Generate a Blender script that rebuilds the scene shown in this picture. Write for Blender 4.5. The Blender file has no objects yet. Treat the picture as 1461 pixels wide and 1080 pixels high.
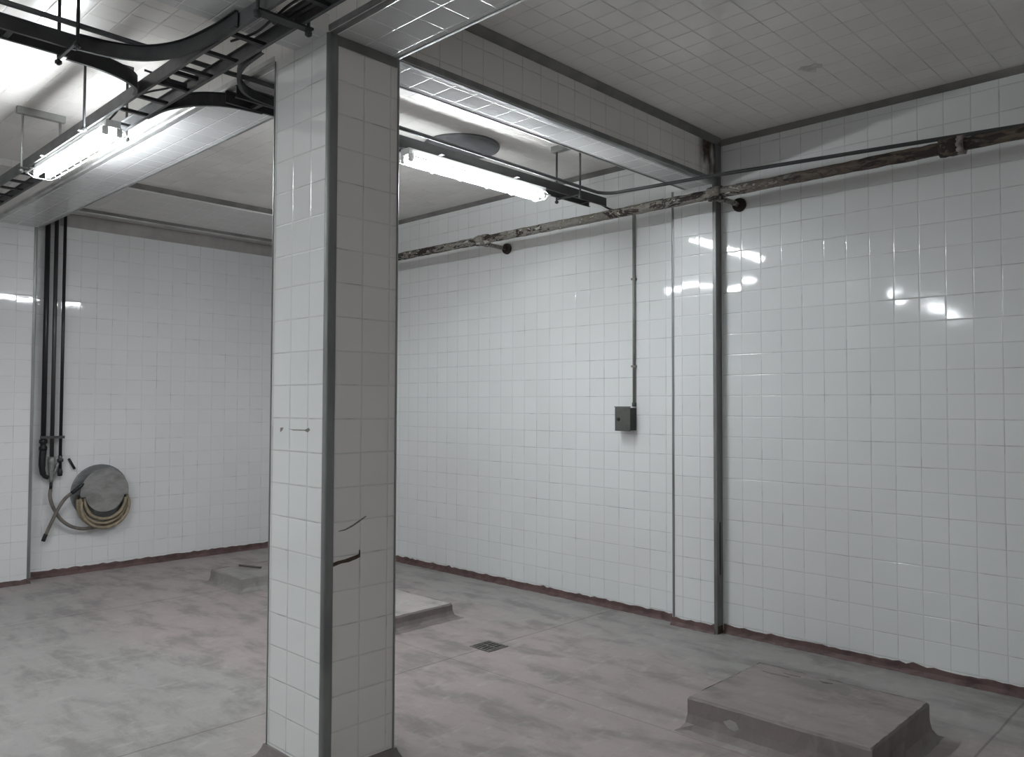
import bpy, bmesh, math, random
from mathutils import Vector, Matrix
C = bpy.context.scene.collection
rnd = random.Random(7)
T = 0.15                       # wall tile pitch
H = 1.643                      # eye height
# ------------------------------------------------------------------ room dimensions (metres)
XB, YR, XN, YL = -8.516, 5.346, 3.0, -5.0     # back, right, near, left wall planes
ZC, ZB = 3.60, 3.276                          # ceiling, beam soffit
CX0, CX1, CY0, CY1 = -3.465, -3.004, 1.960, 2.350   # column

# ------------------------------------------------------------------ node helpers
class G:
    def __init__(s, name):
        s.m = bpy.data.materials.new(name); s.m.use_nodes = True
        s.t = s.m.node_tree; s.t.nodes.clear()
        s.out = s.t.nodes.new('ShaderNodeOutputMaterial')
        s.b = s.t.nodes.new('ShaderNodeBsdfPrincipled')
        s.t.links.new(s.b.outputs[0], s.out.inputs[0])
    def n(s, typ, **kw):
        nd = s.t.nodes.new(typ)
        for k, v in kw.items(): setattr(nd, k, v)
        return nd
    def put(s, sock, v):
        if isinstance(v, bpy.types.NodeSocket): s.t.links.new(v, sock)
        else: sock.default_value = v
    def math(s, op, a, b=0.0, c=0.0):
        nd = s.n('ShaderNodeMath', operation=op)
        s.put(nd.inputs[0], a); s.put(nd.inputs[1], b); s.put(nd.inputs[2], c)
        return nd.outputs[0]
    def mix(s, f, a, b):
        nd = s.n('ShaderNodeMix', data_type='RGBA')
        s.put(nd.inputs[0], f)
        for i, v in ((6, a), (7, b)):
            s.put(nd.inputs[i], (*v, 1.0) if isinstance(v, tuple) and len(v) == 3 else v)
        return nd.outputs[2]
    def mr(s, v, a, b, c=0.0, d=1.0, smooth=True):
        nd = s.n('ShaderNodeMapRange')
        nd.interpolation_type = 'SMOOTHSTEP' if smooth else 'LINEAR'
        s.put(nd.inputs[0], v)
        for i, x in enumerate((a, b, c, d)): s.put(nd.inputs[1 + i], x)
        return nd.outputs[0]
    def obj(s):
        return s.n('ShaderNodeTexCoord').outputs['Object']
    def scaled(s, vec, sc):
        nd = s.n('ShaderNodeMapping'); s.put(nd.inputs[0], vec); nd.inputs['Scale'].default_value = sc
        return nd.outputs[0]
    def noise(s, vec, scale, detail=3.0, rough=0.55, dist=0.0):
        nd = s.n('ShaderNodeTexNoise'); s.put(nd.inputs['Vector'], vec)
        nd.inputs['Scale'].default_value = scale; nd.inputs['Detail'].default_value = detail
        nd.inputs['Roughness'].default_value = rough; nd.inputs['Distortion'].default_value = dist
        return nd.outputs[0]
    def bump(s, h, strength=1.0, distance=1.0):
        nd = s.n('ShaderNodeBump'); nd.inputs['Strength'].default_value = strength
        nd.inputs['Distance'].default_value = distance; s.put(nd.inputs['Height'], h)
        s.t.links.new(nd.outputs[0], s.b.inputs['Normal'])
    def set(s, **kw):
        for k, v in kw.items():
            s.put(s.b.inputs[k.replace('_', ' ')], (*v, 1.0) if isinstance(v, tuple) and len(v) == 3 else v)
        return s.m

def tile_mat(name, axes, off, col=(0.735, 0.745, 0.742), grout=(0.53, 0.53, 0.525), rough=0.05, tilt=0.007,
             dirt=0.12, dirtcol=(0.45, 0.42, 0.39), gw=0.0032, stain=None):
    g = G(name); p = g.obj()
    sep = g.n('ShaderNodeSeparateXYZ'); g.put(sep.inputs[0], p)
    ax = {'x': 0, 'y': 1, 'z': 2}
    uu = g.math('DIVIDE', g.math('SUBTRACT', sep.outputs[ax[axes[0]]], off[0]), T)
    vv = g.math('DIVIDE', g.math('SUBTRACT', sep.outputs[ax[axes[1]]], off[1]), T)
    fu, fv = g.math('FRACT', uu), g.math('FRACT', vv)
    iu, iv = g.math('FLOOR', uu), g.math('FLOOR', vv)
    du = g.math('MINIMUM', fu, g.math('SUBTRACT', 1.0, fu))
    dv = g.math('MINIMUM', fv, g.math('SUBTRACT', 1.0, fv))
    d = g.math('MULTIPLY', g.math('MINIMUM', du, dv), T)
    comb = g.n('ShaderNodeCombineXYZ'); g.put(comb.inputs[0], iu); g.put(comb.inputs[1], iv)
    wn = g.n('ShaderNodeTexWhiteNoise', noise_dimensions='3D'); g.put(wn.inputs['Vector'], comb.outputs[0])
    s2 = g.n('ShaderNodeSeparateColor'); g.put(s2.inputs[0], wn.outputs['Color'])
    rx, ry, rz = s2.outputs
    gm = g.math('SUBTRACT', 1.0, g.mr(d, gw * 0.45, gw))
    big = g.noise(p, 0.7, 1.5); fine = g.noise(p, 7.0, 4.0)
    dm = g.math('MULTIPLY', g.mr(big, 0.42, 0.72), dirt)
    shade = g.math('ADD', 0.97, g.math('MULTIPLY', rz, 0.035))
    hs = g.n('ShaderNodeHueSaturation'); g.put(hs.inputs['Value'], shade)
    hs.inputs['Color'].default_value = (*col, 1)
    base = g.mix(dm, hs.outputs[0], dirtcol)
    gcol = g.mix(g.mr(fine, 0.50, 0.70), grout, tuple(c * 0.62 for c in grout))
    base = g.mix(g.math('MULTIPLY', gm, 0.85), base, gcol)
    if stain is not None:
        axis, lo, hi, sc = stain
        band = g.mr(sep.outputs[ax[axis]], lo, hi)
        base = g.mix(g.math('MULTIPLY', band, g.mr(g.noise(g.scaled(p, sc), 6.0, 4.0), 0.38, 0.60)), base, (0.05, 0.030, 0.02))
    h1 = g.math('MULTIPLY', g.math('MULTIPLY', g.math('SUBTRACT', rx, 0.5), g.math('SUBTRACT', fu, 0.5)), tilt * 2 * T)
    h2 = g.math('MULTIPLY', g.math('MULTIPLY', g.math('SUBTRACT', ry, 0.5), g.math('SUBTRACT', fv, 0.5)), tilt * 2 * T)
    edge = g.math('MULTIPLY', g.mr(d, 0.0, 0.006), 0.0012)
    wav = g.math('MULTIPLY', g.noise(p, 9.0, 1.0), 0.0003)
    g.bump(g.math('ADD', g.math('ADD', h1, h2), g.math('ADD', edge, wav)))
    r = g.math('ADD', rough, g.math('MULTIPLY', g.math('MAXIMUM', gm, g.math('MULTIPLY', dm, 0.6)), 0.5))
    return g.set(Base_Color=base, Roughness=r, Specular_IOR_Level=0.5)

def flat_mat(name, col, rough=0.5, metal=0.0, var=0.25, scale=6.0, stretch=(1, 1, 1), dark=None, bump=0.0):
    g = G(name); p = g.scaled(g.obj(), stretch)
    f = g.mr(g.noise(p, scale, 4.0, 0.6), 0.35, 0.70)
    base = g.mix(g.math('MULTIPLY', f, 1.0), col, dark if dark else tuple(c * (1 - var) for c in col))
    if bump: g.bump(g.math('MULTIPLY', g.noise(p, scale * 4, 4.0), bump))
    return g.set(Base_Color=base, Roughness=rough, Metallic=metal)

def floor_mat(name, pinkness=0.0, drain=False, k=1.12):
    g = G(name); p = g.obj()
    a = g.noise(p, 0.55, 5.0, 0.6, 0.4); b = g.noise(g.scaled(p, (1.0, 2.2, 1.0)), 2.1, 6.0, 0.62, 0.25)
    c = g.noise(g.scaled(p, (2.4, 1.0, 1.0)), 5.5, 5.0, 0.6, 0.3); d = g.noise(p, 38.0, 3.0)
    pk = g.mr(a, 0.40 - pinkness, 0.60 - pinkness)
    if drain:
        sp = g.n('ShaderNodeSeparateXYZ'); g.put(sp.inputs[0], p)
        yy = g.math('ADD', sp.outputs[1], g.math('MULTIPLY', g.math('SUBTRACT', a, 0.5), 3.0))
        pk = g.math('MULTIPLY', g.mr(yy, 1.9, 2.9), g.math('SUBTRACT', 1.0, g.mr(yy, 4.2, 4.9)))
    col = g.mix(pk, (0.275 * k, 0.265 * k, 0.255 * k), (0.305 * k, 0.258 * k, 0.252 * k))
    col = g.mix(g.math('MULTIPLY', g.mr(b, 0.46, 0.66), 0.75), col, (0.175 * k, 0.165 * k, 0.158 * k))
    col = g.mix(g.math('MULTIPLY', g.mr(c, 0.52, 0.72), 0.38), col, (0.40 * k, 0.375 * k, 0.362 * k))
    col = g.mix(g.math('MULTIPLY', g.mr(d, 0.55, 0.75), 0.25), col, (0.15 * k, 0.14 * k, 0.135 * k))
    if drain:                                   # saw-cut joints of the screed
        sep = g.n('ShaderNodeSeparateXYZ'); g.put(sep.inputs[0], p)
        wob = g.math('MULTIPLY', g.math('SUBTRACT', g.noise(p, 3.0), 0.5), 0.02)
        for x0 in (-3.965, -1.10, -6.85):
            q = g.math('ABSOLUTE', g.math('SUBTRACT', g.math('ADD', sep.outputs[0], wob), x0))
            col = g.mix(g.math('MULTIPLY', g.math('SUBTRACT', 1.0, g.mr(q, 0.003, 0.009)), 0.6), col, (0.10, 0.09, 0.085))
        q = g.math('ABSOLUTE', g.math('SUBTRACT', g.math('ADD', sep.outputs[1], wob), 3.55))
        col = g.mix(g.math('MULTIPLY', g.math('SUBTRACT', 1.0, g.mr(q, 0.003, 0.009)), 0.35), col, (0.10, 0.09, 0.085))
    g.bump(g.math('ADD', g.math('MULTIPLY', b, 0.006), g.math('MULTIPLY', d, 0.0015)), 0.7)
    return g.set(Base_Color=col, Roughness=g.mr(b, 0.3, 0.7, 0.42, 0.62), Specular_IOR_Level=0.35)

def rust_mat(name):
    g = G(name); p = g.obj()
    a = g.noise(g.scaled(p, (0.45, 1, 1)), 26.0, 5.0, 0.65, 0.5)
    b = g.noise(g.scaled(p, (0.35, 1, 1)), 13.0, 5.0, 0.7, 0.8); c = g.noise(p, 1.3, 3.0)
    sp = g.n('ShaderNodeSeparateXYZ'); g.put(sp.inputs[0], p)
    near = g.mr(g.math('ADD', sp.outputs[0], g.math('MULTIPLY', c, 1.2)), -2.6, -1.2)     # the near run has lost most of its paint
    col = g.mix(g.mr(a, 0.42, 0.60), (0.23, 0.22, 0.20), (0.15, 0.13, 0.10))
    col = g.mix(near, col, g.mix(g.mr(a, 0.42, 0.60), (0.10, 0.075, 0.055), (0.055, 0.038, 0.030)))
    col = g.mix(g.mr(b, 0.50, 0.54), col, (0.022, 0.014, 0.011))
    col = g.mix(g.math('MULTIPLY', g.mr(a, 0.585, 0.62), g.math('SUBTRACT', 0.9, g.math('MULTIPLY', near, 0.8))), col, (0.48, 0.46, 0.43))
    g.bump(g.math('MULTIPLY', b, 0.006))
    return g.set(Base_Color=col, Roughness=0.75)

def emit_mat(name, col, s):
    g = G(name); g.t.nodes.remove(g.b)
    e = g.n('ShaderNodeEmission'); e.inputs[0].default_value = (*col, 1); e.inputs[1].default_value = s
    g.t.links.new(e.outputs[0], g.out.inputs[0]); return g.m

M = {}
M['wall_r_far'] = tile_mat('white glazed tile far bay', 'xz', (0.115, 0.068))
M['wall_r_near'] = tile_mat('white glazed tile near bay', 'xz', (0.007, 0.068))
M['wall_b'] = tile_mat('white glazed tile back', 'yz', (0.060, 0.087), col=(0.70, 0.695, 0.70), grout=(0.58, 0.575, 0.57))
M['wall_plain_x'] = tile_mat('white glazed tile left', 'xz', (0.02, 0.07))
M['wall_plain_y'] = tile_mat('white glazed tile near', 'yz', (0.02, 0.07))
DC = (0.80, 0.77, 0.74)
M['ceil'] = tile_mat('dull glazed ceiling tile', 'xy', (0.04, 0.05), col=(0.84, 0.81, 0.775), grout=(0.58, 0.56, 0.54), rough=0.16, dirt=0.35, dirtcol=(0.42, 0.39, 0.37), tilt=0.02)
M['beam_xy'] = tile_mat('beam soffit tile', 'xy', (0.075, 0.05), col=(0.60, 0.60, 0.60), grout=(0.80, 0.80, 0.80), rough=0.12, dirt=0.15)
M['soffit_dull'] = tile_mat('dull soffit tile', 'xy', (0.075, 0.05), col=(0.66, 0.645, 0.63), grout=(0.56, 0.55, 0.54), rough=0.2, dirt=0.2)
M['beam_yz'] = tile_mat('beam face tile across', 'yz', (0.05, 3.50), col=DC, rough=0.16, dirt=0.25, stain=('y', 4.98, 5.12, (1, 1, 0.4)))
M['beam_xz'] = tile_mat('beam face tile along', 'xz', (0.05, 3.40), col=DC, rough=0.16, dirt=0.4)
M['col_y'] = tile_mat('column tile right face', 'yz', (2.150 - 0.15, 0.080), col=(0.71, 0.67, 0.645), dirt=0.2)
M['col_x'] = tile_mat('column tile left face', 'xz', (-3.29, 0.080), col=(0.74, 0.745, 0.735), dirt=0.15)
M['trim'] = flat_mat('grey painted metal trim', (0.25, 0.255, 0.25), 0.33, 0.35, 0.35, 5, (1, 1, 0.25))
M['trim_dark'] = flat_mat('dark grimy coving', (0.20, 0.19, 0.182), 0.55, 0.0, 0.3, 5)
M['trim_pale'] = flat_mat('bare aluminium trim', (0.50, 0.50, 0.49), 0.35, 0.6, 0.3, 5)
M['flake'] = flat_mat('bare flaked patch', (0.60, 0.57, 0.54), 0.7, 0.0, 0.3, 22)
M['course'] = flat_mat('dull grimy tile', (0.37, 0.345, 0.335), 0.5, 0.0, 0.2, 5)
M['post'] = flat_mat('worn grey steel', (0.20, 0.205, 0.20), 0.42, 0.2, 0.35, 7, (1, 1, 0.2), dark=(0.11, 0.105, 0.10))
M['base'] = flat_mat('dark red cove base', (0.120, 0.070, 0.066), 0.6, 0.0, 0.3, 9, dark=(0.055, 0.030, 0.028), bump=0.004)
M['floor'] = floor_mat('trowelled concrete screed', drain=True)
M['plinth'] = floor_mat('reddish concrete', 0.10, k=0.86)
M['plinth_side'] = floor_mat('darker red-brown concrete', 0.16, k=0.66)  # plinth sides get a darker, redder tone than the tops
M['plinth_chip'] = floor_mat('chipped concrete', -0.05, k=1.15)
M['plinth_grey'] = floor_mat('greyish concrete', -0.02, k=0.9)
M['plinth_pale'] = floor_mat('pale dusty concrete', -0.05, k=1.45)
M['curb'] = floor_mat('dark concrete kerb', 0.02, k=0.6)
M['tray'] = flat_mat('galvanised grey steel', (0.115, 0.115, 0.118), 0.5, 0.4, 0.35, 8)
M['tray_dark'] = flat_mat('sooty dark steel', (0.040, 0.040, 0.043), 0.5, 0.3, 0.35, 8)
M['cable'] = flat_mat('black cable rubber', (0.018, 0.018, 0.02), 0.5)
M['conduit'] = flat_mat('dark steel conduit', (0.045, 0.045, 0.048), 0.65, 0.0)
M['conduit_grey'] = flat_mat('grey conduit', (0.24, 0.24, 0.225), 0.5, 0.2)
M['rust'] = rust_mat('flaking rusty pipe paint')
M['rust_pale'] = flat_mat('chalky flaked fitting', (0.30, 0.25, 0.23), 0.8, 0.0, 0.6, 30)
M['rust_dark'] = flat_mat('dark rust', (0.030, 0.020, 0.016), 0.8, 0, 0.3, 20)
M['rust_red'] = flat_mat('red oxide clamp', (0.12, 0.030, 0.025), 0.7, 0, 0.5, 12)
M['box'] = flat_mat('olive grey enamel', (0.085, 0.088, 0.080), 0.45, 0.1, 0.3, 14)
M['box_dark'] = flat_mat('black grimed enamel', (0.018, 0.017, 0.016), 0.6, 0.0, 0.3, 14)
M['black'] = flat_mat('black iron', (0.012, 0.012, 0.013), 0.5, 0.2)
M['blackpipe'] = flat_mat('blackened pipe', (0.020, 0.019, 0.021), 0.4, 0.2, 0.4, 12, (1, 1, 0.2))
M['greypipe'] = flat_mat('dull grey pipe', (0.060, 0.058, 0.060), 0.4, 0.3, 0.4, 12, (1, 1, 0.2))
M['brass'] = flat_mat('limescaled valve metal', (0.27, 0.27, 0.265), 0.45, 0.4, 0.4, 30)
M['plate'] = flat_mat('brushed zinc plate', (0.27, 0.275, 0.28), 0.42, 0.5, 0.3, 5, (1, 1, 3))
M['plate_in'] = flat_mat('dull zinc cover', (0.30, 0.295, 0.285), 0.45, 0.4, 0.35, 7, (1, 1, 2))
M['hose'] = flat_mat('tan rubber hose', (0.30, 0.245, 0.17), 0.6, 0.0, 0.35, 14)
M['hose_grey'] = flat_mat('grimy grey hose', (0.17, 0.15, 0.13), 0.6, 0.0, 0.4, 14)
M['white'] = flat_mat('white enamelled batten', (0.70, 0.70, 0.69), 0.4)
M['tube'] = emit_mat('lit fluorescent tube', (0.915, 0.97, 1.0), 148.0)
M['disc'] = flat_mat('dark grey cover plate', (0.10, 0.10, 0.105), 0.55, 0.1)
M['grate'] = flat_mat('cast iron grate', (0.21, 0.195, 0.18), 0.55, 0.4, 0.4, 30)
M['gash'] = flat_mat('exposed brown backing', (0.075, 0.045, 0.032), 0.9, 0.0, 0.5, 60)
M['scuff'] = flat_mat('grey scuff', (0.22, 0.20, 0.18), 0.8, 0.0, 0.4, 60)
M['wood'] = flat_mat('dirty stick', (0.09, 0.08, 0.07), 0.7)

# ------------------------------------------------------------------ mesh helpers
def quad(bm, pts, mi=0):
    f = bm.faces.new([bm.verts.new(p) for p in pts]); f.material_index = mi; return f
def add_box(bm, x0, x1, y0, y1, z0, z1, mats=None):
    """mats: material index for (-x,+x,-y,+y,-z,+z)"""
    x0, x1 = sorted((x0, x1)); y0, y1 = sorted((y0, y1)); z0, z1 = sorted((z0, z1))
    v = [bm.verts.new((x, y, z)) for x in (x0, x1) for y in (y0, y1) for z in (z0, z1)]
    F = [(0, 1, 3, 2), (4, 6, 7, 5), (0, 4, 5, 1), (2, 3, 7, 6), (0, 2, 6, 4), (1, 5, 7, 3)]
    for k, q in enumerate(F):
        f = bm.faces.new([v[i] for i in q])
        if mats: f.material_index = mats[k]
def add_tube(bm, pts, r, seg=10, cap=True):
    """sweep a circle along a polyline; r may be a list"""
    pts = [Vector(p) for p in pts]; n = len(pts); rings = []
    rs = r if isinstance(r, (list, tuple)) else [r] * n
    t0 = (pts[1] - pts[0]).normalized()
    up = Vector((0, 0, 1)) if abs(t0.z) < 0.9 else Vector((1, 0, 0))
    nrm = (up - t0 * up.dot(t0)).normalized()
    for i, p in enumerate(pts):
        if i == 0: t = t0
        elif i == n - 1: t = (pts[-1] - pts[-2]).normalized()
        else: t = ((pts[i + 1] - p).normalized() + (p - pts[i - 1]).normalized()).normalized()
        nrm = (nrm - t * nrm.dot(t)).normalized(); b = t.cross(nrm)
        rings.append([bm.verts.new(p + (nrm * math.cos(a) + b * math.sin(a)) * rs[i]) for a in [2 * math.pi * k / seg for k in range(seg)]])
    for i in range(n - 1):
        for k in range(seg):
            f = bm.faces.new((rings[i][k], rings[i][(k + 1) % seg], rings[i + 1][(k + 1) % seg], rings[i + 1][k])); f.smooth = True
    if cap:
        bm.faces.new(rings[0][::-1]); bm.faces.new(rings[-1])
def smooth_path(pts, n=6):
    """Catmull-Rom through the points"""
    P = [Vector(p) for p in pts]; P = [2 * P[0] - P[1]] + P + [2 * P[-1] - P[-2]]; out = []
    for i in range(1, len(P) - 2):
        for k in range(n):
            t = k / n; a, b, c, d = P[i - 1:i + 3]
            out.append(0.5 * ((2 * b) + (c - a) * t + (2 * a - 5 * b + 4 * c - d) * t * t + (3 * b - a - 3 * c + d) * t ** 3))
    out.append(P[-2]); return out
def add_prism(bm, poly, axis, a, b):
    """extrude a 2-D polygon along an axis ('x': poly=(y,z), 'y': (x,z), 'z': (x,y))"""
    def P(q, t): return {'x': (t, q[0], q[1]), 'y': (q[0], t, q[1]), 'z': (q[0], q[1], t)}[axis]
    A = [bm.verts.new(P(q, a)) for q in poly]; B = [bm.verts.new(P(q, b)) for q in poly]; n = len(poly)
    for i in range(n): bm.faces.new((A[i], A[(i + 1) % n], B[(i + 1) % n], B[i]))
    bm.faces.new(A[::-1]); bm.faces.new(B)
def add_plate(bm, path, z0, z1, th=0.004, lip=0.016, side=1):
    """vertical steel web with top and bottom lips along a path in plan"""
    P = [Vector((p[0], p[1])) for p in path]; N = []
    for i in range(len(P)):
        d = (P[min(i + 1, len(P) - 1)] - P[max(i - 1, 0)]).normalized(); N.append(Vector((-d.y, d.x)) * side)
    def band(o0, o1, za, zb):
        rows = []
        for p, n in zip(P, N):
            a, b = p + n * o0, p + n * o1
            rows.append([bm.verts.new((a.x, a.y, za)), bm.verts.new((b.x, b.y, za)), bm.verts.new((b.x, b.y, zb)), bm.verts.new((a.x, a.y, zb))])
        for r, s in zip(rows, rows[1:]):
            for k in range(4): bm.faces.new((r[k], r[(k + 1) % 4], s[(k + 1) % 4], s[k]))
        bm.faces.new(rows[0][::-1]); bm.faces.new(rows[-1])
    band(0, th, z0, z1); band(th, lip, z1 - 0.003, z1); band(th, lip, z0, z0 + 0.003)
def add_lathe(bm, prof, origin, axis, seg=40):
    """prof: (radius, distance along axis)"""
    ax = Vector(axis).normalized(); u = ax.orthogonal().normalized(); w = ax.cross(u); o = Vector(origin); rings = []
    for r, d in prof:
        if r < 1e-6: rings.append([bm.verts.new(o + ax * d)])
        else: rings.append([bm.verts.new(o + ax * d + (u * math.cos(2 * math.pi * k / seg) + w * math.sin(2 * math.pi * k / seg)) * r) for k in range(seg)])
    for A, B in zip(rings, rings[1:]):
        for k in range(seg):
            q = [A[k % len(A)], A[(k + 1) % len(A)], B[(k + 1) % len(B)], B[k % len(B)]]
            q = list(dict.fromkeys(q))
            if len(q) > 2: f = bm.faces.new(q); f.smooth = len(A) > 1 and len(B) > 1 and abs(A[0].co.dot(ax) - B[0].co.dot(ax)) > 1e-4
def new(): return bmesh.new()
def link(name, bm, mats, parent=None, bevel=0.0, seg=2):
    bmesh.ops.recalc_face_normals(bm, faces=bm.faces)
    me = bpy.data.meshes.new(name); bm.to_mesh(me); bm.free()
    for m in (mats if isinstance(mats, (list, tuple)) else [mats]): me.materials.append(M[m])
    o = bpy.data.objects.new(name, me); C.objects.link(o)
    if parent: o.parent = parent; o.matrix_parent_inverse = Matrix.Translation(-parent.matrix_basis.translation)
    if bevel:
        b = o.modifiers.new('bevel', 'BEVEL'); b.width = bevel; b.segments = seg; b.limit_method = 'ANGLE'; b.angle_limit = 0.7
    return o
def tag(o, label, cat, group=None, kind=None):
    o['label'] = label; o['category'] = cat
    if group: o['group'] = group
    if kind: o['kind'] = kind
    return o
def thing(name, label, cat, loc=(0, 0, 0), group=None):
    o = bpy.data.objects.new(name, None); C.objects.link(o); o.location = loc; o.empty_display_size = 0.1
    o.matrix_basis = Matrix.Translation(loc)
    return tag(o, label, cat, group)
def struct(name, bm, mats, label=None, cat=None, **k):
    o = link(name, bm, mats, **k); o['kind'] = 'structure'
    if label: o['label'] = label; o['category'] = cat
    return o
def box_obj(name, b, mat, parent=None, bevel=0.0):
    bm = new(); add_box(bm, *b); return link(name, bm, mat, parent, bevel)
def tube_obj(name, pts, r, mat, parent=None, seg=10):
    bm = new(); add_tube(bm, pts, r, seg); return link(name, bm, mat, parent)

# ------------------------------------------------------------------ room shell
bm = new(); add_box(bm, XB - 0.2, XN + 0.2, YL - 0.2, YR + 0.2, -0.2, 0.0)
struct('floor', bm, 'floor', 'worn grey and pinkish concrete floor', 'floor')
bm = new(); add_box(bm, XB - 0.2, XN + 0.2, YL - 0.2, YR + 0.2, ZC, ZC + 0.2)
struct('ceiling', bm, 'ceil', 'dull tiled ceiling between the beams', 'ceiling')
cl_ = C.objects['ceiling']
bm = new(); add_prism(bm, [(-2.03, 4.50), (-1.99, 4.47), (-1.95, 4.49), (-1.92, 4.475), (-1.89, 4.52), (-1.915, 4.56), (-1.94, 4.55), (-1.96, 4.60), (-1.985, 4.585), (-2.00, 4.545)], 'z', ZC - 0.0012, ZC + 0.001)
link('flaked_patch', bm, 'flake', cl_)
bm = new()
add_box(bm, XB - 0.2, -3.2, YR, YR + 0.2, 0, ZC, (0,) * 6); add_box(bm, -3.2, XN + 0.2, YR, YR + 0.2, 0, ZC, (1,) * 6)
struct('wall_right', bm, ['wall_r_far', 'wall_r_near'], 'long white tiled wall behind the rusty pipe', 'wall')
bm = new(); add_box(bm, XB - 0.2, XB, YL - 0.2, YR, 0, ZC)
struct('wall_back', bm, 'wall_b', 'white tiled end wall behind the hose rack', 'wall')
bm = new(); add_box(bm, XB, XN + 0.2, YL - 0.2, YL, 0, ZC)
struct('wall_left', bm, 'wall_plain_x', 'white tiled wall out of frame on the left', 'wall')
bm = new(); add_box(bm, XN, XN + 0.2, YL, YR, 0, ZC)
struct('wall_front', bm, 'wall_plain_y', 'white tiled wall behind the photographer', 'wall')

# beams: material order 0 soffit(xy) 1 face across(yz) 2 face along(xz)
BM = ['beam_xy', 'beam_yz', 'beam_xz']; bmx = (1, 1, 2, 2, 0, 0)
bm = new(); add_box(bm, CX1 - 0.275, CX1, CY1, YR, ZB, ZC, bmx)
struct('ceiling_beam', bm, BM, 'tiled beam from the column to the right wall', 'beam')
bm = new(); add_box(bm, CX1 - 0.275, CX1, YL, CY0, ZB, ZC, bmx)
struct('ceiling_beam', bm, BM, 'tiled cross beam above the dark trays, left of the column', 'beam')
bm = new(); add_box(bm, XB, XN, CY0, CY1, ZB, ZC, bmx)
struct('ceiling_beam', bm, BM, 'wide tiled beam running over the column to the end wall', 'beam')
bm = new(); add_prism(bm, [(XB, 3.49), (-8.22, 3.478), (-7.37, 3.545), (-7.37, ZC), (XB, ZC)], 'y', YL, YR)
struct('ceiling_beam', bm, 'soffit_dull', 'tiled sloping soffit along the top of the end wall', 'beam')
# pilasters
bm = new(); add_box(bm, -3.385, -3.02, YR - 0.075, YR, 0, ZC)
struct('wall_pilaster', bm, 'wall_r_near', 'shallow tiled pilaster on the right wall under the beam', 'pilaster')
bm = new(); add_box(bm, XB, -8.345, 1.92, 2.325, 0, ZB)
struct('wall_pilaster', bm, 'wall_b', 'tiled pilaster at the left edge, left of the three pipes', 'pilaster')

# trims
ntrim = [0]
def trim(bm, mat, label):
    ntrim[0] += 1
    return struct('trim_%d' % ntrim[0], bm, mat, label, 'trim')
def cove_y(x, sx, y0, y1, w=0.040, z=ZC, mat='trim_dark', label=''):       # along y, at face x, room on side sx
    bm = new(); add_prism(bm, [(x, z), (x + sx * w, z), (x + sx * w * 0.9, z - w * 0.18), (x + sx * w * 0.2, z - w * 0.9), (x, z - w)], 'y', y0, y1); trim(bm, mat, label)
def cove_x(y, sy, x0, x1, w=0.036, z=ZC, mat='trim_dark', label=''):
    bm = new(); add_prism(bm, [(y, z), (y + sy * w, z), (y + sy * w * 0.9, z - w * 0.18), (y + sy * w * 0.2, z - w * 0.9), (y, z - w)], 'x', x0, x1); trim(bm, mat, label)
cove_x(YR, -1, -3.0, XN, label='dark coving between right wall and near ceiling')
cove_y(CX1, 1, CY1 + 0.06, YR - 0.06, 0.04, label='dark coving on the near side of the beam')
cove_x(YR, -1, -7.37, CX1 - 0.275, 0.035, label='dark coving where the far ceiling meets the right wall')
cove_x(CY0, -1, -7.37, CX1 - 0.30, 0.04, mat='trim_pale', label='pale metal coving behind the cable trays')
cove_x(CY1, 1, CX1 + 0.01, XN, 0.036, label='dark coving over the near ceiling beam')
cove_y(-7.37, 1, CY1, YR - 0.05, 0.04, label='dark coving above the end wall beam')
def bead(name_lab, axis, c, d, a, b, w=0.035, e=0.004, r=0.012, w2=None):
    """L-shaped nosing: c = corner, d = directions into the solid, from a to b along axis"""
    pts = [(c[0] + d[0] * w, c[1] - d[1] * e)]
    for k in range(7):
        t = k / 6 * math.pi / 2
        pts.append((c[0] + d[0] * (r - (r + e) * math.sin(t)), c[1] + d[1] * (r - (r + e) * math.cos(t))))
    w2 = w2 or w
    pts += [(c[0] - d[0] * e, c[1] + d[1] * w2), (c[0] + d[0] * 0.003, c[1] + d[1] * w2), (c[0] + d[0] * 0.003, c[1] + d[1] * (r + .002)), (c[0] + d[0] * (r + .002), c[1] + d[1] * 0.003), (c[0] + d[0] * w, c[1] + d[1] * 0.003)]
    bm = new(); add_prism(bm, pts, axis, a, b)
    for f in bm.faces: f.smooth = False
    return bm
trim(bead('', 'y', (CX1, ZB), (-1, 1), CY1, YR - 0.08), 'trim', 'metal nosing on the near lower edge of the beam')
trim(bead('', 'y', (CX1 - 0.275, ZB), (1, 1), CY1, YR, 0.02), 'trim', 'thin nosing on the far lower edge of the beam')
trim(bead('', 'x', (CY0, ZB), (1, 1), XB + .1, CX0, 0.03), 'trim_pale', 'pale nosing on the lower beam edge beside the cable tray')
trim(bead('', 'x', (CY0, ZB), (1, 1), CX1, XN, 0.03), 'trim', 'nosing on the lower beam edge right of the column top')
trim(bead('', 'x', (CY1, ZB), (-1, 1), -8.34, CX1 - 0.275, 0.02), 'trim', 'thin nosing on the beam edge facing the far bay')
trim(bead('', 'x', (CY1, ZB), (-1, 1), CX1, XN, 0.02), 'trim_pale', 'thin bright nosing on the beam edge right of the column')
bm = new(); add_prism(bm, [(-8.262, 3.4785), (-8.262, 3.462), (-8.252, 3.455), (-8.205, 3.457), (-8.2, 3.4775)], 'y', CY1 + 0.001, YR - 0.001); trim(bm, 'trim_pale', 'pale nosing along the lower edge of the end wall soffit')
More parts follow.
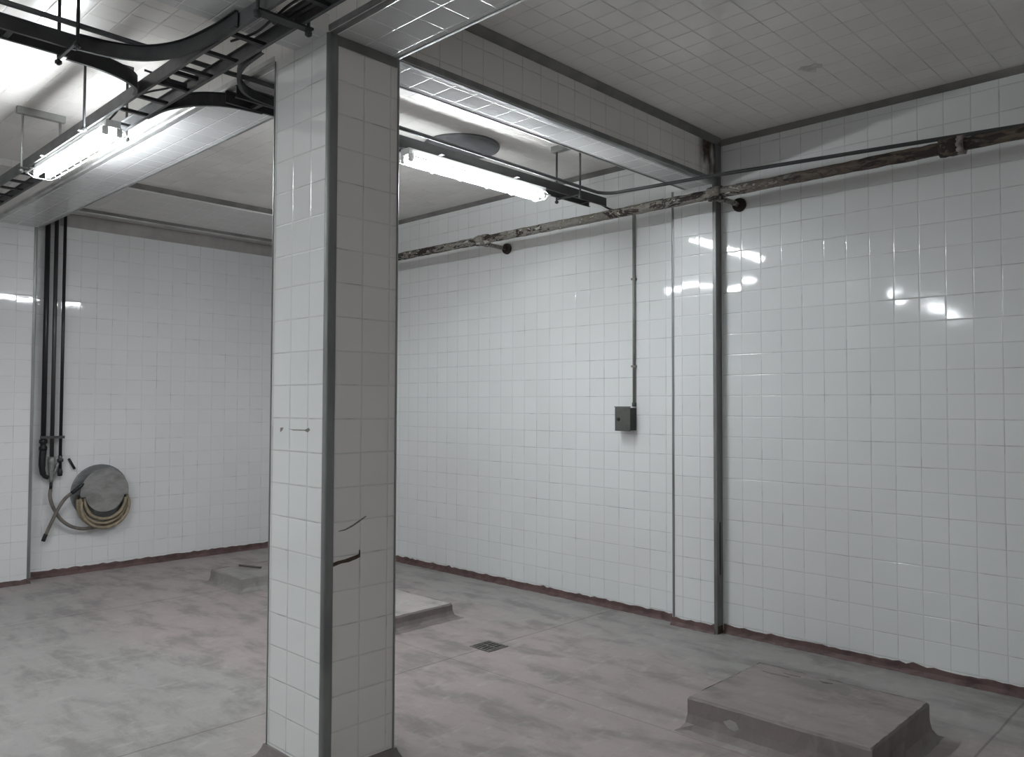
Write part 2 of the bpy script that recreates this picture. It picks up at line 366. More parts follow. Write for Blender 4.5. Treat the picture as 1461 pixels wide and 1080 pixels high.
bm = new(); add_prism(bm, [(-8.1995, 3.4795), (-8.1995, 3.464), (-8.16, 3.47), (-8.152, 3.483)], 'y', CY1 + 0.001, YR - 0.001); trim(bm, 'trim_dark', 'dark strip beside the nosing of the end wall soffit')
bm = new(); add_box(bm, XB, XB + 0.003, CY1 + 0.001, YR - 0.001, 3.357, 3.49); trim(bm, 'course', 'dull grimy tile course at the top of the end wall')
trim(bead('', 'z', (-3.385, YR - 0.075), (1, 1), 0.03, ZB, 0.022), 'trim', 'thin metal corner strip left of the pilaster')
trim(bead('', 'z', (-8.345, 2.325), (-1, -1), 0.02, ZB, 0.03), 'trim', 'grey corner strip beside the three dark pipes')
bm = new(); add_box(bm, -3.0199, -3.002, YR - 0.083, YR - 0.0002, 0.0, ZC - 0.02); add_box(bm, -3.028, -3.0199, YR - 0.083, YR - 0.0752, 0.0, ZC - 0.02)
o = trim(bm, 'post', 'dark grey steel strip covering the pilaster edge')
bm = new(); add_box(bm, -3.0021, -3.0005, YR - 0.048, YR - 0.034, 0.42, 0.80); link('slot', bm, 'black', o)
bm = new(); add_box(bm, -3.0021, -2.999, YR - 0.078, YR - 0.012, 0.0, 0.055); link('rust_patch', bm, 'gash', o)

# cove bases with a ragged top edge
def baseboard(name, axis, face, s, a, b, label, h=0.056):
    bm = new(); n = max(4, int(abs(b - a) / 0.04)); rows = []
    for i in range(n + 1):
        t = a + (b - a) * i / n
        hh = h + rnd.uniform(-0.006, 0.006) + (0.012 if rnd.random() < 0.03 else 0); o1 = 0.009 + rnd.uniform(-0.002, 0.002); o2 = 0.026 + rnd.uniform(-0.006, 0.008)
        prof = [(0, 0), (o2, 0.0), (o2 * 0.62, 0.012), (o1, 0.028), (o1 * 0.8, hh), (0, hh + 0.003)]
        rows.append([bm.verts.new((t, face + s * q, z) if axis == 'x' else (face + s * q, t, z)) for q, z in prof])
    for r, q in zip(rows, rows[1:]):
        for k in range(6): bm.faces.new((r[k], r[(k + 1) % 6], q[(k + 1) % 6], q[k]))
    bm.faces.new(rows[0]); bm.faces.new(rows[-1][::-1])
    struct(name, bm, 'base', label, 'baseboard')
baseboard('baseboard_right', 'x', YR, -1, XB, -3.385, 'dark red cove base along the far part of the right wall')
baseboard('baseboard_right', 'x', YR, -1, -2.995, XN, 'dark red cove base along the near part of the right wall')
baseboard('baseboard_right', 'x', YR - 0.075, -1, -3.39, -3.02, 'dark red cove base across the pilaster foot')
baseboard('baseboard_back', 'y', XB, 1, 2.33, YR, 'dark red cove base under the hose rack', 0.062)
baseboard('baseboard_back', 'y', -8.345, 1, 1.92, 2.325, 'dark red cove base of the left edge pilaster', 0.04)
baseboard('baseboard_back', 'y', XB, 1, YL, 1.92, 'dark red cove base left of the photo')
baseboard('baseboard_left', 'x', YL, 1, XB, XN, 'dark red cove base of the left wall')
baseboard('baseboard_front', 'y', XN, -1, YL, YR, 'dark red cove base of the near wall')

# ------------------------------------------------------------------ column
col = thing('tiled_column', 'square white tiled column with grey metal corner strips in the middle', 'column', ((CX0 + CX1) / 2, (CY0 + CY1) / 2, 0))
bm = new(); add_box(bm, CX0, CX1, CY0, CY1, 0, ZB, (0, 0, 1, 1, 0, 0)); link('shaft', bm, ['col_y', 'col_x'], col)
for (cx, dx) in ((CX0, 1), (CX1, -1)):
    for (cy, dy) in ((CY0, 1), (CY1, -1)):
        w, w2 = (0.0125, 0.046) if (dx, dy) == (-1, 1) else (0.0125, 0.0125)
        link('corner_strip', bead('', 'z', (cx, cy), (dx, dy), 0.03, ZB, w, 0.005, 0.0115, w2), 'trim', col)
for nm, b in (('collar_strip', (CX1 - 0.001, CX1 + 0.004, CY0 + 0.047, CY1 - 0.014, ZB - 0.045, ZB - 0.002)),):
    box_obj(nm, b, 'trim_dark', col)
bm = new()                                       # flared concrete kerb
def ring(o, z): return [bm.verts.new(p) for p in ((CX0 - o, CY0 - o, z), (CX1 + o, CY0 - o, z), (CX1 + o, CY1 + o, z), (CX0 - o, CY1 + o, z))]
rg = [ring(0.055, 0), ring(0.030, 0.02), ring(0.014, 0.05), ring(0.008, 0.068), ring(-0.002, 0.070)]
for a, b in zip(rg, rg[1:]):
    for k in range(4): bm.faces.new((a[k], a[(k + 1) % 4], b[(k + 1) % 4], b[k]))
link('base_kerb', bm, 'curb', col)
def chip(name, pts, face, mat, depth=0.0012):
    """ragged chip lying on a column face; pts = (along, z) outline"""
    bm = new()
    if face == 'x': add_prism(bm, pts, 'x', CX1 - 0.001, CX1 + depth)
    else: add_prism(bm, pts, 'y', CY0 - depth, CY0 + 0.001)
    link(name, bm, mat, col)
sy = 0.974
chip('chipped_groove', [(2.000, .955), (2.03, .962), (2.07, .965), (2.11, .972), (2.142, .978), (2.145, .998), (2.15, .996), (2.151, .965), (2.13, .958), (2.09, .950), (2.05, .949), (2.02, .943), (2.000, .938)], 'x', 'gash')
chip('scuff_mark', [(2.035, 1.092), (2.07, 1.097), (2.11, 1.112), (2.155, 1.134), (2.18, 1.145), (2.181, 1.140), (2.155, 1.126), (2.11, 1.104), (2.07, 1.091), (2.035, 1.089)], 'x', 'scuff')
chip('scuff_mark', [(-3.30, 1.532), (-3.26, 1.530), (-3.16, 1.531), (-3.13, 1.540), (-3.12, 1.530), (-3.14, 1.520), (-3.16, 1.526), (-3.26, 1.526)], 'y', 'scuff')
chip('scuff_mark', [(-3.37, 1.535), (-3.345, 1.537), (-3.352, 1.525), (-3.37, 1.515)], 'y', 'scuff')

# ------------------------------------------------------------------ cable trays
Z0, Z1 = 3.200, 3.264
TL, TR = 1.590, 1.765              # long tray rails (y)
UF, UN = -3.940, -3.820            # cross tray rails (x)
t1 = thing('cable_tray', 'grey ladder cable tray crossing the top left corner above the left lamp', 'cable tray', (-4, 1.68, Z0), 'ladder cable trays')
for y, s in ((TL, 1), (TR, -1)):
    bm = new(); add_plate(bm, [(-8.3, y), (XN - 0.05, y)], Z0, Z1, side=s); link('side_rail', bm, 'tray', t1)
x = -8.2
while x < 2.9:
    box_obj('rung', (x - 0.012, x + 0.012, TL + 0.004, TR - 0.004, Z0 + 0.004, Z0 + 0.020), 'tray_dark', t1); x += 0.25
t2 = thing('cable_tray', 'dark narrow ladder tray passing behind the column above the right lamp', 'cable tray', (-3.88, 3.3, Z0), 'ladder cable trays')
for x, s, yend in ((UN, 1, 5.03), (UF, -1, 4.96)):
    bm = new(); add_plate(bm, [(x, 1.95), (x, yend)], Z0, Z1, side=s); link('side_rail', bm, 'tray_dark', t2)
y = 2.1
while y < 4.95:
    box_obj('rung', (UF + 0.004, UN - 0.004, y - 0.012, y + 0.012, Z0 + 0.004, Z0 + 0.018), 'tray_dark', t2); y += 0.25
t3 = thing('cable_tray', 'sooty dark ladder tray running off the top left edge of the photo', 'cable tray', (-3.88, -1.5, Z0), 'ladder cable trays')
for x, s in ((UN, 1), (UF, -1)):
    bm = new(); add_plate(bm, [(x, YL + 0.05), (x, 1.20)], Z0, Z1, side=s); link('side_rail', bm, 'tray_dark', t3)
y = -4.8
while y < 1.2:
    box_obj('rung', (UF + 0.004, UN - 0.004, y - 0.012, y + 0.012, Z0 + 0.004, Z0 + 0.018), 'tray_dark', t3); y += 0.25
t4 = thing('cable_tray', 'added dark ladder tray, unseen behind the photographer, carrying two fill lights', 'cable tray', (1.55, -2, Z0), 'ladder cable trays')  # unseen tray, added only to carry the fill lights
for x, s in ((1.49, -1), (1.61, 1)):
    bm = new(); add_plate(bm, [(x, YL + 0.05), (x, -1.5)], Z0, Z1, side=s); link('side_rail', bm, 'tray_dark', t4)
for k in range(14): box_obj('rung', (1.494, 1.606, -4.8 + k * .25, -4.776 + k * .25, Z0 + 0.004, Z0 + 0.018), 'tray_dark', t4)
j = thing('cable_tray_junction', 'four curved steel flares joining the crossing cable trays', 'cable tray junction', (-3.88, 1.68, Z0))
E1 = 0.0045
def flare(pts, side, drop=0.0):
    bm = new(); add_plate(bm, [(p.x, p.y) for p in smooth_path([(a, b, 0) for a, b in pts], 6)], Z0 - 0.004, Z1 + 0.004 - drop, side=side); link('flare', bm, 'tray_dark', j)
flare([(UN + E1, 1.20), (-3.79, 1.34), (-3.71, 1.46), (-3.55, 1.545), (-3.30, 1.582), (-3.1, TL - E1)], -1)
flare([(UF - E1, 1.20), (-3.955, 1.34), (-4.00, 1.47), (-4.07, 1.555), (-4.16, TL - E1)], 1)
flare([(-4.46, TR + E1), (-4.25, 1.79), (-4.08, 1.87), (-3.98, 1.99), (UF - E1, 2.16)], -1)
flare([(-3.25, TR + E1), (-3.47, 1.792), (-3.64, 1.86), (-3.77, 1.98), (UN + E1, 2.20)], -1, 0.026)
box_obj('cross_bar', (UN - 0.008, UN + 0.012, TL + .02, TR - .02, Z0 + 0.022, Z0 + 0.040), 'tray_dark', j)
box_obj('cross_bar', (UF - 0.012, UF + 0.008, TL + .02, TR - .02, Z0 + 0.022, Z0 + 0.040), 'tray_dark', j)

# conduit riding beside the cross tray, then turning along the right wall
CZ = 3.2515
pth = [(-3.757, YL + 0.02, 3.283), (-3.757, 1.893, 3.283), (-3.690, 1.943, 3.2575), (-3.685, 2.4, CZ), (-3.685, 4.70, 3.228)] + \
      [(-3.685 + 0.14 * (1 - math.cos(t)), 4.70 + 0.14 * math.sin(t), 3.226) for t in [k * math.pi / 12 for k in range(1, 7)]] + \
      [(-2.75, 4.93, 3.222), (-1.02, 5.10, 3.185), (XN - 0.02, 5.12, 3.18)]
cn = thing('conduit', 'thin dark steel conduit above the rusty pipe, turning along the cross tray', 'conduit', (-3.685, 4.7, 3.2))
tube_obj('tube', pth, 0.0125, 'conduit', cn)

# cables
def cable(name, pts, r, lab, mat='cable', n=8):
    bm = new(); add_tube(bm, smooth_path(pts, n), r, 8); tag(link(name, bm, mat), lab, 'cable'); 
cable('cable', [(-4.63, 1.62, 3.190), (-4.52, 1.625, 3.215), (-4.40, 1.615, 3.24), (-4.20, 1.66, 3.245), (-4.02, 1.70, 3.235), (-3.97, 1.66, 3.262), (-4.0, 1.62, 3.27), (-4.02, 1.57, 3.280)], 0.0055, 'thin black cable looping from the left lamp over the tray')
cable('cable', [(-3.30, 1.655, 3.226), (-3.15, 1.69, 3.228), (-2.98, 1.675, 3.226), (-2.80, 1.66, 3.226), (-2.60, 1.68, 3.227)], 0.0055, 'thin black cable lying in the tray near the top of the column')
cable('cable', [(-2.95, 1.733, 3.2365), (-2.0, 1.731, 3.2365), (0.0, 1.733, 3.2365), (2.9, 1.733, 3.2365)], 0.014, 'thick black cable in the tray at the top of the photo')
cable('cable', [(-3.02, 1.702, 3.2345), (-2.0, 1.700, 3.2345), (0.0, 1.702, 3.2345), (2.9, 1.702, 3.2345)], 0.012, 'second black cable beside the thick one in the tray')
cable('cable', [(-3.862, 4.85, 3.230), (-3.864, 5.00, 3.222), (-3.82, 5.10, 3.185), (-3.68, 5.085, 3.165), (-3.5, 5.045, 3.163), (-3.3, 5.03, 3.161)], 0.008, 'black cable drooping from the cross tray end onto the pipe')

# hangers
def hanger(label, rods, ztop, plate=None, bar=None, pmat='tray', rmat='conduit', grp='threaded rod tray hangers'):
    h = thing('tray_hanger', label, 'hanger', (rods[0][0], rods[0][1], ZC), grp)
    if plate:
        bm = new(); x0, x1, y0, y1 = plate; add_box(bm, x0, x1, y0, y1, ZC - 0.045, ZC); link('bracket', bm, pmat, h)
    for (x, y) in rods:
        bm = new(); add_tube(bm, [(x, y, 3.165), (x, y, ztop)], 0.0075, 8); r = link('rod', bm, rmat, h)
        bm = new(); add_tube(bm, [(x, y, 3.170), (x, y, 3.184)], 0.015, 6); link('nut', bm, rmat, r)
    if bar: box_obj('support_bar', bar, 'tray_dark', h)
    return h
SB = (3.190, 3.1995)
hanger('hanger with pale ceiling bracket above the left lamp', [(-6.0, 1.565), (-6.0, 1.792)], ZC - 0.02, (-6.02, -5.98, 1.53, 1.82), (-6.02, -5.98, 1.555, 1.805, *SB), 'conduit_grey', 'conduit_grey')
hanger('two thin rods holding the tray at the right end of the left lamp', [(-4.83, 1.563), (-4.83, 1.792)], ZC, (-4.85, -4.81, 1.53, 1.82))
hanger('hanger with reddish clamp at the top of the photo left of the column', [(-2.9, 1.563), (-2.9, 1.792)], ZC, (-2.92, -2.88, 1.53, 1.82), (-2.92, -2.88, 1.555, 1.805, *SB))
h5 = C.objects[-1] if False else [o for o in C.objects if o.name.startswith('tray_hanger')][-1]
box_obj('clamp', (-2.925, -2.875, 1.535, 1.5775, 3.266, 3.40), 'rust_red', h5)
hanger('two dark rods holding the sooty tray at the top left', [(-3.962, 1.17), (-3.715, 1.17)], ZC, (-4.0, -3.68, 1.15, 1.19), (-3.965, -3.712, 1.164, 1.176, *SB), rmat='black')
hanger('pair of rods with ceiling bracket at the end of the cross tray', [(-3.962, 4.60), (-3.735, 4.60)], ZC - 0.02, (-4.0, -3.70, 4.575, 4.625), (-3.965, -3.732, 4.594, 4.606, *SB), 'conduit_grey')

# ------------------------------------------------------------------ fluorescent battens
def make_lamp(name, label):
    L = 1.23
    o = thing(name, label, 'light', (0, 0, 0), 'twin tube fluorescent lights')
    bm = new(); add_box(bm, -L / 2 - 0.01, L / 2 + 0.01, -0.040, 0.040, -0.045, -0.004); link('housing', bm, 'white', o, 0.004)
    for s in (-1, 1):
        for e in (-1, 1):
            bm = new(); add_box(bm, e * (L / 2 - 0.012) - 0.012, e * (L / 2 - 0.012) + 0.012, s * 0.036 - 0.015, s * 0.036 + 0.015, -0.086, -0.044); link('lamp_holder', bm, 'white', o, 0.004)
        bm = new(); add_tube(bm, [(-L / 2 + 0.02, s * 0.036, -0.070), (L / 2 - 0.02, s * 0.036, -0.070)], 0.0135, 14); link('tube', bm, 'tube', o)
    for x in (-0.38, 0.30): box_obj('hanging_strap', (x - 0.012, x + 0.012, -0.075, 0.075, -0.0042, -0.0002), 'tray', o)
    g = new()
    for s in (-1, 1): add_box(g, -L / 2, L / 2, s * 0.088 - 0.003, s * 0.088 + 0.003, -0.074, -0.066)
    for k in range(6):
        x = -L / 2 + 0.015 + k * (L - 0.03) / 5
        add_tube(g, [(x, -0.088, -0.070), (x, -0.05, -0.094), (x, 0.05, -0.094), (x, 0.088, -0.070)], 0.0025, 6)
        for s in (-1, 1): add_tube(g, [(x, s * 0.02, -0.010), (x, s * 0.088, -0.070)], 0.0025, 6)
    link('wire_guard', g, 'white', o)
    return o
lamp = make_lamp('fluorescent_light', 'lit twin tube light under the tray at the left edge')
def dup(root, label):
    r = root.copy(); C.objects.link(r); r['label'] = label
    for ch in [c for c in root.children]:
        c = ch.copy(); C.objects.link(c); c.parent = r
    return r
specs = [((-3.835, 3.668, Z0), math.pi / 2, 'lit twin tube light under the cross tray right of the column'),
         ((-3.875, -0.55, Z0), math.pi / 2, 'light on the sooty tray just outside the left edge, seen in tile reflections'),
         ((-3.875, -2.85, Z0), math.pi / 2, 'light further along the sooty tray, outside the left edge'),
         ((1.55, -2.60, Z0), math.pi / 2, 'added fill light, unseen behind the photographer, nearer one'),  # this one and the next: unseen fill lights added to brighten column and right side
         ((1.55, -4.30, Z0), math.pi / 2, 'added fill light, unseen behind the photographer, farther one')]
for loc, rz, lab in specs:
    r = dup(lamp, lab); r.location = loc; r.rotation_euler = (0, 0, rz)
lamp.location = (-5.235, 1.642, Z0)

# ------------------------------------------------------------------ rusty pipe on the right wall
PY, PZ, PR = 4.98, 3.112, 0.036
pp = thing('rusty_pipe', 'thick flaking rusty pipe running along the whole right wall', 'pipe', (-4, PY, PZ))
bm = new(); pts = []; rr = []; x = XB + 0.01
while x < XN - 0.01:
    pts.append((x, PY + rnd.uniform(-.0015, .0015), PZ + rnd.uniform(-.0015, .0015))); rr.append(PR + rnd.uniform(-0.002, 0.0025)); x += 0.05
add_tube(bm, pts, rr, 16); link('pipe_run', bm, 'rust', pp)
for cx, w, r in ((-5.16, 0.07, 0.046), (-2.84, 0.05, 0.048), (-1.36, 0.05, 0.052)):
    bm = new(); add_lathe(bm, [(0.03, -w), (r, -w), (r + .003, -w * .5), (r, -w * .1), (r + .004, w * .3), (r, w), (0.03, w)], (cx, PY, PZ), (1, 0, 0), 18); link('coupling', bm, 'rust', pp)
for sx, dz in ((-5.20, -0.022), (-2.85, -0.012), (-1.36, -0.02)):
    if sx == -1.36: continue
    bm = new(); add_tube(bm, [(sx, PY, PZ - 0.015), (sx, YR - 0.01, PZ + dz)], 0.018, 12)
    add_lathe(bm, [(0.018, 0.03), (0.027, 0.03), (0.027, 0.10), (0.018, 0.10)], (sx, PY, PZ - 0.015), (0, 1, 0), 12)
    a = link('support_arm', bm, 'rust', pp)
    bm = new(); add_lathe(bm, [(0, -0.012), (0.030, -0.012), (0.046, -0.004), (0.050, 0.010), (0.050, 0.026), (0, 0.026)], (sx, YR - 0.0275, PZ + dz), (0, 1, 0), 20); link('flange', bm, 'rust_dark', a)
bm = new(); add_lathe(bm, [(PR, -0.018), (PR + .018, -0.018), (PR + .020, 0.018), (PR, 0.018)], (-1.30, PY, PZ), (1, 0, 0), 10); link('coupling', bm, 'rust_pale', pp)

# ------------------------------------------------------------------ switch box and its conduit
sb = thing('switch_box', 'small dark grey metal switch box on the right wall', 'switch box', (-3.83, YR, 1.44))
bm = new(); add_box(bm, -3.900, -3.762, YR - 0.088, YR - 0.0005, 1.446, 1.625); link('housing', bm, 'box_dark', sb, 0.004)
bm = new(); add_box(bm, -3.905, -3.757, YR - 0.096, YR - 0.0885, 1.441, 1.630); dr = link('door', bm, 'box', sb, 0.003)
bm = new(); add_box(bm, -3.907, -3.755, YR - 0.099, YR - 0.086, 1.6305, 1.636); link('rain_lip', bm, 'box_dark', sb)
bm = new(); add_lathe(bm, [(0, 0), (0.014, 0), (0.012, 0.010), (0, 0.010)], (-3.868, YR - 0.0961, 1.535), (0, -1, 0), 16); link('lock', bm, 'black', dr)
bm = new(); add_tube(bm, [(-3.775, YR - 0.014, 1.637), (-3.775, YR - 0.014, 3.24)], 0.012, 12)
cd = tag(link('conduit', bm, 'conduit_grey'), 'thin vertical grey conduit rising from the switch box', 'conduit')
for z in (1.95, 2.65):
    box_obj('saddle', (-3.795, -3.755, YR - 0.028, YR - 0.0005, z, z + 0.015), 'conduit_grey', cd)
bm = new(); add_lathe(bm, [(0.012, 0), (0.017, 0), (0.017, 0.03), (0.012, 0.03)], (-3.775, YR - 0.014, 1.637), (0, 0, 1), 12); link('gland', bm, 'box', cd)

# ceiling cover plate
bm = new(); add_lathe(bm, [(0, 0), (0.285, 0), (0.29, -0.006), (0.285, -0.022), (0.265, -0.026), (0, -0.028)], (-4.47, 4.09, ZC), (0, 0, 1), 56)
tag(link('ceiling_cover', bm, 'disc'), 'round dark grey cover plate on the far ceiling behind the cross tray', 'cover plate')

# ------------------------------------------------------------------ pipes and hose rack on the end wall
PX = -8.455
grp = 'vertical pipes on the end wall'
def vpipe(y, r, mat, zlow, lab, zt=3.470):
    o = thing('vertical_pipe', lab, 'pipe', (PX, y, zlow), grp)
    tube_obj('pipe_run', [(PX, y, zlow), (PX, y, zt)], r, mat, o, 14)
    return o
p1 = vpipe(2.440, 0.0225, 'blackpipe', 1.235, 'leftmost and thickest of the three vertical pipes, black')
p2 = vpipe(2.515, 0.0185, 'greypipe', 1.140, 'middle one of the three vertical pipes, dull grey')
p3 = vpipe(2.589, 0.0150, 'blackpipe', 1.000, 'rightmost and thinnest of the three vertical pipes, black')
bm = new(); add_lathe(bm, [(0.02, 0), (0.034, 0.0), (0.036, 0.03), (0.024, 0.04), (0.024, 0.06), (0.036, 0.07), (0.034, 0.10), (0.02, 0.10)], (PX, 2.440, 1.205), (0, 0, 1), 12); link('union', bm, 'black', p1)
bm = new(); add_lathe(bm, [(0.018, 0), (0.026, 0.0), (0.028, 0.025), (0.018, 0.03), (0.018, 0.06)], (PX, 2.589, 1.09), (0, 0, 1), 12); link('valve', bm, 'greypipe', p3)
bm = new(); add_lathe(bm, [(0, 0), (0.020, 0.0), (0.024, 0.04), (0.016, 0.07)], (PX, 2.589, 0.955), (0, 0, 1), 12); link('end_cap', bm, 'black', p3)
cl = thing('pipe_clamp', 'short bracket clamping the three vertical pipes above the valve', 'clamp', (XB, 2.515, 1.325))
box_obj('bar', (PX + 0.0232, PX + 0.034, 2.405, 2.615, 1.312, 1.338), 'greypipe', cl)
for y in (2.478, 2.552): box_obj('stud', (XB, PX + 0.0231, y - 0.008, y + 0.008, 1.318, 1.332), 'greypipe', cl)
mv = thing('mixer_valve', 'scaled grey mixer valve joining the pipes to the hose', 'valve', (PX, 2.515, 1.0))
bm = new(); add_lathe(bm, [(0, 0.14), (0.03, 0.14), (0.034, 0.10), (0.030, 0.05), (0.026, -0.02), (0.018, -0.07), (0.016, -0.10), (0, -0.10)], (PX, 2.515, 1.0), (0, 0, 1), 16)
link('body', bm, 'brass', mv)
bm = new(); add_tube(bm, smooth_path([(PX, 2.440, 1.205), (PX, 2.435, 1.12), (PX, 2.437, 1.02), (PX, 2.455, 0.965), (PX, 2.49, 0.945)], 5), [0.030] * 9 + [0.026] * 5 + [0.020] * 7, 12); link('left_inlet', bm, 'black', mv)
bm = new(); add_tube(bm, smooth_path([(PX, 2.572, 1.078), (PX, 2.562, 1.05), (PX, 2.545, 1.0), (PX, 2.52, 0.93)], 5), 0.013, 10); link('right_inlet', bm, 'brass', mv)
bm = new(); add_tube(bm, [(PX, 2.515, 0.905), (PX, 2.512, 0.835)], 0.014, 10); link('outlet', bm, 'black', mv)
bm = new(); add_tube(bm, [(XB + 0.02, 2.676, 1.114), (XB + 0.02, 2.732, 1.012)], 0.012, 8); tag(link('wall_hook', bm, 'black'), 'short slanted black rod on the end wall above the hose rack', 'hook')

RY, RZ = 2.970, 0.775
rk = thing('hose_rack', 'round grey metal hose rack on the end wall', 'hose rack', (XB, RY, RZ))
bm = new(); add_lathe(bm, [(0, 0.0), (0.262, 0.0), (0.270, 0.006), (0.262, 0.014), (0, 0.014)], (XB, RY, RZ), (1, 0, 0), 60); link('back_plate', bm, 'plate', rk)
bm = new(); add_lathe(bm, [(0.13, 0.014), (0.13, 0.153)], (XB, RY, RZ + 0.02), (1, 0, 0), 40); link('hub', bm, 'plate', rk)
bm = new(); RF = 0.222                                             # front cover: a disc cut by the saddle below
prof = [(RF * math.cos(t), RF * math.sin(t)) for t in [math.radians(a) for a in range(-10, 191, 5)]]
prof += [(-0.185 * math.cos(t), -0.20 * math.sin(t) + 0.004) for t in [math.radians(a) for a in range(12, 169, 6)]]
add_prism(bm, [(RY - 0.004 + y, RZ + 0.012 + z) for y, z in prof], 'x', XB + 0.153, XB + 0.163); link('front_cover', bm, 'plate_in', rk)
hs = thing('rubber_hose', 'coiled tan rubber hose hanging on the round rack', 'hose', (XB + 0.08, RY, 0.45))
def loop(xo, r, dz, a0, a1, sy=1.0):
    return [(XB + xo, RY + 0.012 + r * sy * math.cos(math.radians(a)), RZ + dz + r * math.sin(math.radians(a))) for a in range(a0, a1 + 1, 6)]
for (xo, r, dz, sy, mt) in ((0.036, 0.222, -0.062, 1.02, 'hose_grey'), (0.070, 0.232, -0.104, 1.0, 'hose'), (0.105, 0.215, -0.085, 1.0, 'hose'), (0.130, 0.186, -0.070, 1.0, 'hose'), (0.134, 0.222, -0.118, 1.0, 'hose')):
    a0, a1 = (168, 372) if r > 0.2 else (172, 368)
    bm = new(); add_tube(bm, loop(xo, r, dz, a0, a1, sy), 0.0155, 10)
    link('coil', bm, mt, hs)
bm = new(); add_tube(bm, smooth_path([(PX, 2.512, 0.8345), (PX + 0.01, 2.505, 0.77), (PX + 0.02, 2.525, 0.68), (PX + 0.03, 2.59, 0.555), (PX + 0.03, 2.68, 0.475), (PX + 0.02, 2.79, 0.437), (PX + 0.02, 2.90, 0.437), (PX + 0.02, 2.99, 0.445)], 6), 0.0165, 10); link('feed_tail', bm, 'hose_grey', hs)
sh = thing('hose_end', 'short loose hose piece with black tips left of the rack', 'hose', (XB + 0.05, 2.55, 0.6))
hp = smooth_path([(XB + 0.180, 2.765, 0.880), (XB + 0.165, 2.69, 0.815), (XB + 0.14, 2.615, 0.745), (XB + 0.125, 2.555, 0.64), (XB + 0.10, 2.515, 0.53), (XB + 0.08, 2.475, 0.42), (XB + 0.07, 2.455, 0.355)], 6)
bm = new(); add_tube(bm, hp[8:31], 0.0155, 10); link('tube', bm, 'hose_grey', sh)
bm = new(); add_tube(bm, hp[:9], [0.006, 0.012] + [0.017] * 7, 10); link('tip', bm, 'black', sh)
bm = new(); add_tube(bm, hp[30:], 0.018, 10); link('tip', bm, 'black', sh)

# ------------------------------------------------------------------ concrete plinths
def plinth(label, x0, x1, y0, y1, h, mats, flare=0.035, seed=1, rim=0.0):
    rg_ = random.Random(seed); o = thing('concrete_plinth', label, 'plinth', ((x0 + x1) / 2, (y0 + y1) / 2, 0), 'low concrete plinths')
    bm = new(); nx, ny = max(6, int((x1 - x0) / 0.05)), max(6, int((y1 - y0) / 0.05))
    per = [(x0 + (x1 - x0) * i / nx, y0, 0, -1) for i in range(nx)] + [(x1, y0 + (y1 - y0) * i / ny, 1, 0) for i in range(ny)] + \
          [(x1 - (x1 - x0) * i / nx, y1, 0, 1) for i in range(nx)] + [(x0, y1 - (y1 - y0) * i / ny, -1, 0) for i in range(ny)]
    cx, cy = (x0 + x1) / 2, (y0 + y1) / 2; rings = []
    for off, z in ((flare * 1.6, 0.0), (flare * 0.8, h * 0.07), (flare * 0.25, h * 0.25), (0.0, h * 0.5), (-0.001, h - 0.012), (-0.010, h)):
        rr_ = []
        for (x, y, dx, dy) in per:
            sx = 1 + off / abs(x1 - x0) * 2; sy_ = 1 + off / abs(y1 - y0) * 2
            jj = rg_.uniform(-0.003, 0.003) * (2.2 if z < h * .1 else 1)
            rr_.append(bm.verts.new((cx + (x - cx) * sx + dx * jj, cy + (y - cy) * sy_ + dy * jj, max(0, z + (rg_.uniform(-0.002, 0.002) if z > 0 else 0)))))
        rings.append(rr_)
    n = len(per)
    for a, b in zip(rings, rings[1:]):
        for k in range(n): bm.faces.new((a[k], a[(k + 1) % n], b[(k + 1) % n], b[k]))
    link('kerb', bm, mats[0], o)
    bm = new(); N = 26
    g = [[bm.verts.new((x0 + 0.009 + (x1 - x0 - 0.018) * i / N, y0 + 0.009 + (y1 - y0 - 0.018) * k / N,
          h - 0.0015 + rg_.uniform(-0.0008, 0.0008) - (rim if 3 <= i <= N - 3 and 3 <= k <= N - 3 else 0))) for k in range(N + 1)] for i in range(N + 1)]
    for i in range(N):
        for k in range(N): bm.faces.new((g[i][k], g[i + 1][k], g[i + 1][k + 1], g[i][k + 1]))
    link('top_slab', bm, mats[1], o)
    return o
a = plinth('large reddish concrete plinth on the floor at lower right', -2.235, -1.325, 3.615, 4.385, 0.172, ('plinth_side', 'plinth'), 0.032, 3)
bm = new(); add_prism(bm, [(-2.03, 0.10), (-2.00, 0.115), (-1.96, 0.11), (-1.945, 0.085), (-1.975, 0.07), (-2.01, 0.078)], 'y', 3.6105, 3.618); link('pale_chip', bm, 'plinth_chip', a)
for k, (cx_, cy_, w) in enumerate(((-2.15, 4.25, 0.16), (-2.05, 4.30, 0.10), (-1.85, 4.31, 0.07))):
    bm = new(); add_prism(bm, [(cx_, cy_), (cx_ + w * 0.4, cy_ - 0.012), (cx_ + w, cy_ + 0.004), (cx_ + w * 0.5, cy_ + 0.006)], 'z', 0.168, 0.1735); link('crack', bm, 'curb', a)
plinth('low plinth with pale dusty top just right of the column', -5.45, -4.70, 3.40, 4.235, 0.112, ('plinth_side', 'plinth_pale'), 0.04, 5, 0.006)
plinth('grey plinth with a stick on top, left of the column', -7.20, -6.63, 3.49, 4.35, 0.125, ('plinth_grey', 'plinth_grey'), 0.03, 8)
bm = new(); add_tube(bm, [(-7.140, 3.742, 0.134), (-6.90, 3.832, 0.134)], 0.009, 8); tag(link('stick', bm, 'wood'), 'short dark stick lying on the grey plinth left of the column', 'stick')

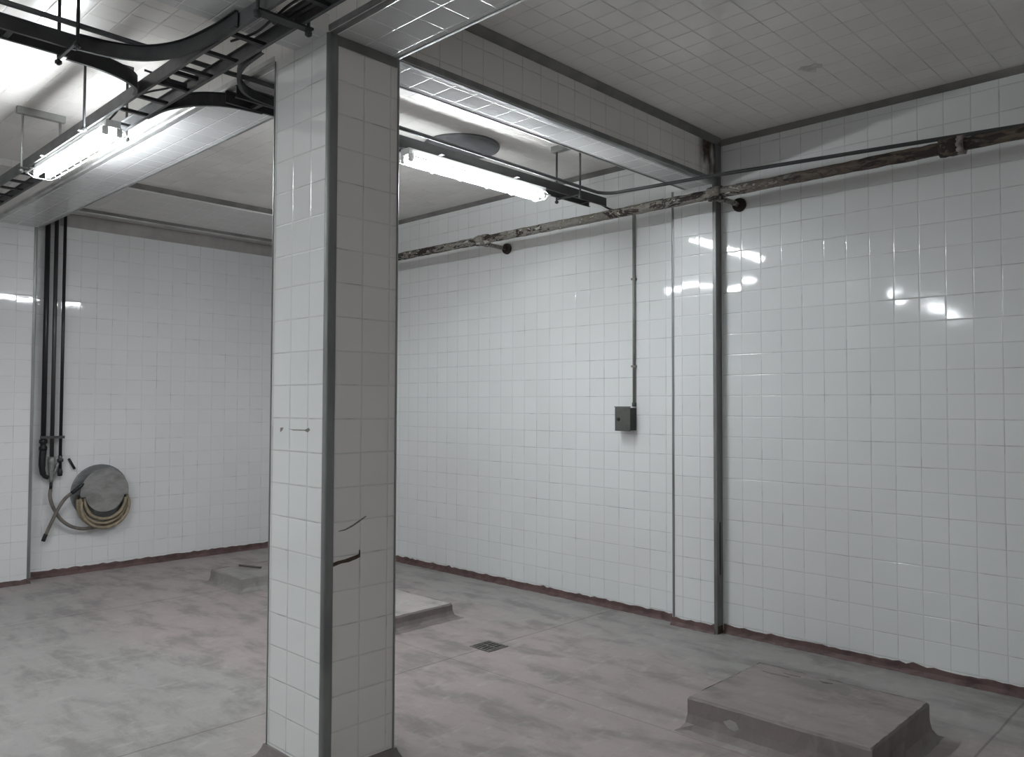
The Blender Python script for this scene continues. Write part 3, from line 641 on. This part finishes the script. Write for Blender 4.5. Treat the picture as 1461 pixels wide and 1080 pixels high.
# ------------------------------------------------------------------ floor drain
dx0, dx1, dy0, dy1 = -4.060, -3.872, 3.815, 3.998
dr = thing('floor_drain', 'small square iron drain grate in the floor', 'drain', (-3.966, 3.906, 0))
bm = new()
for b in ((dx0, dx0 + .014, dy0, dy1), (dx1 - .014, dx1, dy0, dy1), (dx0 + .014, dx1 - .014, dy0, dy0 + .012), (dx0 + .014, dx1 - .014, dy1 - .012, dy1)): add_box(bm, *b, 0.0, 0.006)
link('frame', bm, 'grate', dr)
bm = new(); add_box(bm, dx0 + .014, dx1 - .014, dy0 + .012, dy1 - .012, 0.0002, 0.0012); link('pit', bm, 'black', dr)
for k in range(5):
    x = dx0 + 0.030 + k * (dx1 - dx0 - 0.060) / 4
    box_obj('bar', (x - 0.0065, x + 0.0065, dy0 + .012, dy1 - .012, 0.0012, 0.006), 'grate', dr)
box_obj('bar', (dx0 + .014, dx1 - .014, 3.901, 3.911, 0.0025, 0.0062), 'grate', dr)

# ------------------------------------------------------------------ world, camera, view
w = bpy.data.worlds.new('world'); bpy.context.scene.world = w; w.use_nodes = True
w.node_tree.nodes['Background'].inputs[0].default_value = (0, 0, 0, 1)
yaw, pitch, roll, f = 0.7658628577, 0.0330287066, 0.003557430, 1154.3955886
cyw, syw = math.cos(yaw), math.sin(yaw)
fw = Vector((-syw * math.cos(pitch), cyw * math.cos(pitch), math.sin(pitch))); r = Vector((cyw, syw, 0)); u = r.cross(fw)
r2 = math.cos(roll) * r + math.sin(roll) * u; u2 = -math.sin(roll) * r + math.cos(roll) * u
cam = bpy.data.cameras.new('camera'); co = bpy.data.objects.new('camera', cam); C.objects.link(co)
cam.sensor_fit = 'HORIZONTAL'; cam.sensor_width = 36.0; cam.lens = f / 1461 * 36.0; cam.clip_start = 0.05
co.matrix_world = Matrix(((r2.x, u2.x, -fw.x, 0), (r2.y, u2.y, -fw.y, 0), (r2.z, u2.z, -fw.z, H), (0, 0, 0, 1)))
sc = bpy.context.scene; sc.camera = co
vs = sc.view_settings; sc.display_settings.display_device = 'sRGB'
vs.view_transform = 'Standard'; vs.look = 'None'; vs.gamma = 1.0; vs.use_curve_mapping = False; vs.exposure = 0.0
